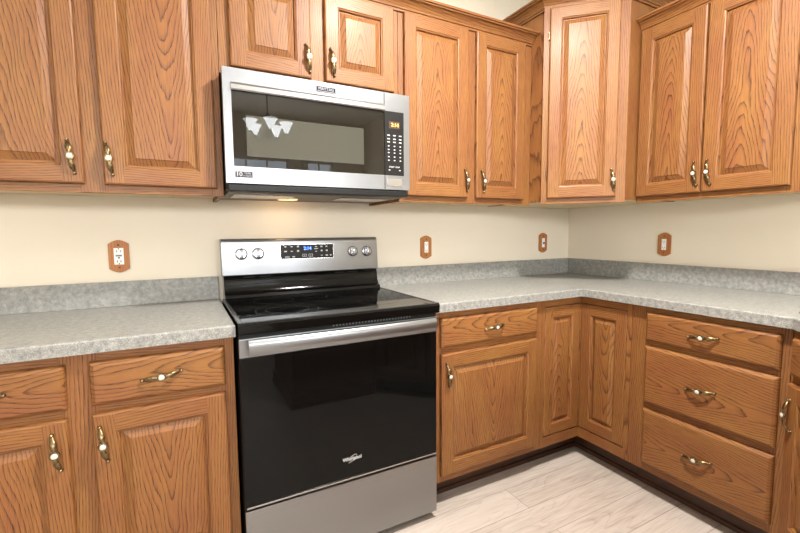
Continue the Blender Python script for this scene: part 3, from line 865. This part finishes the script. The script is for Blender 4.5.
# projecting grip lip along the top of the glass
bm = bmesh.new()
prism(bm, [(-.434, gz1 - .002), (-.446, gz1 - .003), (-.450, gz1 + .001), (-.449, gz1 + .016), (-.442, gz1 + .0245), (-.434, gz1 + .0245)], gx0 - .001, gx1 - .0015, 0, 'X')
mesh_obj('grip_lip', bm, plain('bright_steel', (.50, .51, .53), .22, 1, noise=.02), mdo)
bm = bmesh.new(); box(bm, gx0, gx1 - .0015, -.4375, -.41, gz0, gz1, 0)
gl = mesh_obj('door_glass', bm, MGLASS, mdo)
bm = bmesh.new(); box(bm, -2.206 - (MX0 + MX1) / 2, -1.745 - (MX0 + MX1) / 2, -.4379, -.4374, mz(1.491), mz(1.637)); mesh_obj('window_screen', bm, SCREEN, mdo)
# control side
bm = bmesh.new()
px = -1.557 - (MX0 + MX1) / 2
box(bm, gx1 + .0015, px, -.438, -.403, gz1 + .0, ft, 0); box(bm, gx1 + .0015, px, -.438, -.403, fb_, gz0, 0); box(bm, px, M2, -.438, -.403, fb_, ft, 0)
cs = mesh_obj('control_surround', bm, STEEL, mw)
bm = bmesh.new(); box(bm, gx1 + .0015, px, -.4375, -.41, gz0, gz1, 0)
cpn = mesh_obj('control_panel', bm, PANELB, mw)
ccx = (gx1 + px) / 2
bm = bmesh.new(); box(bm, ccx - .024, ccx + .026, -.4382, -.4374, mz(1.652), mz(1.680)); dsp = mesh_obj('display', bm, plain('amber_window', (.07, .045, .03), .3, noise=.1), mw)
text('clock_digits', '2:14', .021, AMBERLED, dsp, (ccx + .004, -.4386, mz(1.666)), bold=.0004)
for r_ in range(8):
    for c_ in range(3):
        z = 1.622 - r_ * .0150; x = ccx - .027 + c_ * .028
        if r_ in (2, 5): z += .002
        bm = bmesh.new(); box(bm, x - (.006 if r_ < 3 else .0035), x + (.006 if r_ < 3 else .0035), -.4381, -.4374, mz(z) - .0022, mz(z) + .0022); mesh_obj('key', bm, PRINT, cpn)
for x in (-.024, .026):
    bm = bmesh.new(); box(bm, ccx + x - .004, ccx + x + .004, -.4381, -.4374, mz(1.474), mz(1.478)); mesh_obj('key', bm, PRINT, cpn)
text('key_lettering', 'START  STOP', .0085, PRINT, cpn, (ccx, -.4382, mz(1.489)), bold=.0002)
bm = bmesh.new()
bx0, bx1, bz0, bz1 = -1.638 - (MX0 + MX1) / 2, -1.566 - (MX0 + MX1) / 2, mz(1.407), mz(1.440)
prism(bm, [(bx0, bz0), (bx1, bz0), (bx1, bz1), (bx0, bz1)], -.4405, -.437, 0, 'Y', .001)
mesh_obj('door_button', bm, SATIN, cs)
# badges
bm = bmesh.new(); box(bm, -.0390, .0390, -.4395, -.4375, -.0105, .0105, 0, .0005)
bd = mesh_obj('badge', bm, plain('navy_badge', (.008, .010, .022), .8, noise=.05), mw, (-1.9025 - (MX0 + MX1) / 2, 0, mz(1.7690)))
text('badge_lettering', 'MAYTAG', .0155, BPRINT, bd, (0, -.4398, .0015))
bm = bmesh.new(); box(bm, -.036, .036, -.4398, -.4393, -.0085, -.0070); mesh_obj('badge_line', bm, BPRINT, bd)
bm = bmesh.new(); box(bm, -.0300, .0300, -.4392, -.4375, -.0105, .0105, 0, .0005)
bd = mesh_obj('badge', bm, BADGE, mw, (-2.2200 - (MX0 + MX1) / 2, 0, mz(1.424)))
text('badge_lettering', '10', .0225, BPRINT, bd, (-.0165, -.4396, 0), bold=.0003)
text('badge_lettering', 'YEAR', .0095, BPRINT, bd, (.012, -.4396, .0042))
text('badge_lettering', 'WARRANTY', .0055, BPRINT, bd, (.012, -.4396, -.0050))
# underside: filters, lamp lens
bm = bmesh.new(); box(bm, -M2 + .01, M2 - .01, -.40, -.01, mz(1.362), mz(1.3725), 0)
under = mesh_obj('bottom_plate', bm, plain('grey_bottom_plate', (.16, .14, .11), .5, .3, noise=.1), mw)
for x in (-.22, .22):
    bm = bmesh.new(); box(bm, x - .12, x + .12, -.33, -.18, mz(1.358), mz(1.3622), 0, .001)
    mesh_obj('grease_filter', bm, SATIN, under)
bm = bmesh.new(); box(bm, -.135, -.055, -.175, -.135, mz(1.356), mz(1.3622), 0, .002)
mesh_obj('lamp_lens', bm, plain('warm_lens', (.8, .7, .5), .4, emit=(1.0, .62, .3), es=1.2), under)

# ------------------------------------------------------------------ outlets and switches with oak cover plates
def arch_plate(w, hs, hp):
    pts = [(-w, -hs), ]
    for k in range(9):
        u = -1 + 2 * k / 8
        pts.append((u * w * .96, -hs - (hp - hs) * (1 - abs(u) ** 1.7)))
    pts.append((w, -hs)); pts.append((w, hs))
    for k in range(9):
        u = 1 - 2 * k / 8
        pts.append((u * w * .96, hs + (hp - hs) * (1 - abs(u) ** 1.7)))
    pts.append((-w, hs))
    return pts
def plate(name, label, cat, loc, rz, kind, group=None):
    t = thing(name, label, cat, loc, rz, group)
    bm = bmesh.new()
    prism(bm, arch_plate(.036, .052, .067), -.009, -.0005, 0, 'Y', .0022)
    mesh_obj('cover_plate', bm, [OC], t)
    if kind == 'gfci':
        bm = bmesh.new(); box(bm, -.0170, .0170, -.0115, -.001, -.034, .034, 0, .001)
        dv = mesh_obj('receptacle', bm, SWITCHW, t)
        for s_ in (-1, 1):
            bm = bmesh.new()
            for x in (-.0062, .0062): box(bm, x - .0014, x + .0014, -.0119, -.0112, s_ * .021 - .0042, s_ * .021 + .0042)
            box(bm, -.002, .002, -.0119, -.0112, s_ * .0305 - .0022, s_ * .0305 + .0022); mesh_obj('socket', bm, [DARKHOLE], dv)
        bm = bmesh.new()
        box(bm, -.011, .011, -.0127, -.0112, -.0005, .0062, 1, .0005); box(bm, -.0035, .0035, -.0127, -.0112, -.0088, -.0030, 0, .0004)
        mesh_obj('test_buttons', bm, [DARKHOLE, plain('grey_button', (.16, .17, .17), .4, noise=.05)], dv)
    else:
        bm = bmesh.new(); box(bm, -.0125, .0125, -.0112, -.001, -.031, .031, 0, .001)
        dv = mesh_obj('receptacle', bm, SWITCHW, t)
        if kind == 'duplex':
            for s_ in (-1, 1):
                bm = bmesh.new()
                for x in (-.005, .005): box(bm, x - .001, x + .001, -.0116, -.011, s_ * .018 - .0035, s_ * .018 + .0035)
                box(bm, -.0018, .0018, -.0116, -.011, s_ * .018 - .0095, s_ * .018 - .0060); mesh_obj('socket', bm, [DARKHOLE], dv)
        else:
            bm = bmesh.new(); box(bm, -.0042, .0042, -.0175, -.011, -.0085, .0045, 0, .001); mesh_obj('toggle', bm, [DARKHOLE], dv)
    for s_ in (-1, 1):
        bm = bmesh.new(); lathe(bm, [(.0034, 0), (.0034, .0012), (.0, .0018)], 12, 0, Matrix.Rotation(PI / 2, 4, 'X'))
        mesh_obj('screw', bm, IRON, t, (0, -.009, s_ * .0465))
    return t
plate('wall_outlet', 'oak-framed outlet with centre buttons on the wall left of the stove', 'outlet', (-2.6635, 0, 1.120), 0, 'gfci')
plate('wall_outlet', 'oak-framed duplex outlet just right of the stove control panel', 'outlet', (-1.1825, 0, 1.121), 0, 'duplex')
plate('light_switch', 'small oak-framed light switch on the stove wall nearest the corner', 'light switch', (-0.2535, 0, 1.128), 0, 'toggle')
plate('wall_outlet', 'oak-framed duplex outlet on the right-hand wall', 'outlet', (0, -0.6690, 1.126), RZ, 'duplex')

# ------------------------------------------------------------------ lamps of the room: added ceiling light, mirrored chandelier
cl = thing('added_ceiling_light', 'small round ceiling light, added out of view above the kitchen floor', 'ceiling light', (KL[0], KL[1], CEIL))
bm = bmesh.new(); lathe(bm, [(0, -.001), (.19, -.001), (.19, -.03), (.175, -.035), (.175, -.012), (0, -.012)], 32); mesh_obj('canopy', bm, SATIN, cl, smooth=40)
bm = bmesh.new(); lathe(bm, [(.172, -.014), (.172, -.05), (.165, -.055), (.165, -.014)], 32); mesh_obj('diffuser', bm, LAMP, cl, smooth=40)

ch = thing('chandelier', 'chandelier with white bell shades, mirrored in the microwave door', 'chandelier', (-1.56, -3.45, 0))
bm = bmesh.new()
tube(bm, [(0, 0, CEIL - .001), (0, 0, 2.30)], .006, 10); lathe(bm, [(0, CEIL - .03), (.055, CEIL - .03), (.06, CEIL - .001), (0, CEIL - .001)], 20)
lathe(bm, [(0, 2.19), (.012, 2.20), (.03, 2.23), (.02, 2.28), (.012, 2.34), (.035, 2.40), (.035, 2.43), (.01, 2.47), (0, 2.47)], 16)
mesh_obj('stem', bm, IRON, ch, smooth=50)
for i in range(5):
    a = 2 * PI * i / 5 + .35
    ca, sa = math.cos(a), math.sin(a)
    bm = bmesh.new()
    tube(bm, [((.02 + .17 * q) * ca, (.02 + .17 * q) * sa, 2.30 - .10 * math.sin(q * PI) - .03 * q) for q in [k / 12 for k in range(13)]], .006, 8)
    mesh_obj('arm', bm, IRON, ch, smooth=50)
    bm = bmesh.new()
    M = Matrix.Translation((.19 * ca, .19 * sa, 2.265))
    lathe(bm, [(.018, 0), (.028, .02), (.040, .05), (.055, .085), (.072, .105), (.070, .106), (.052, .087), (.037, .052), (.025, .022), (.016, .002)], 20, 0, M)
    mesh_obj('shade', bm, SHADE, ch, smooth=50)
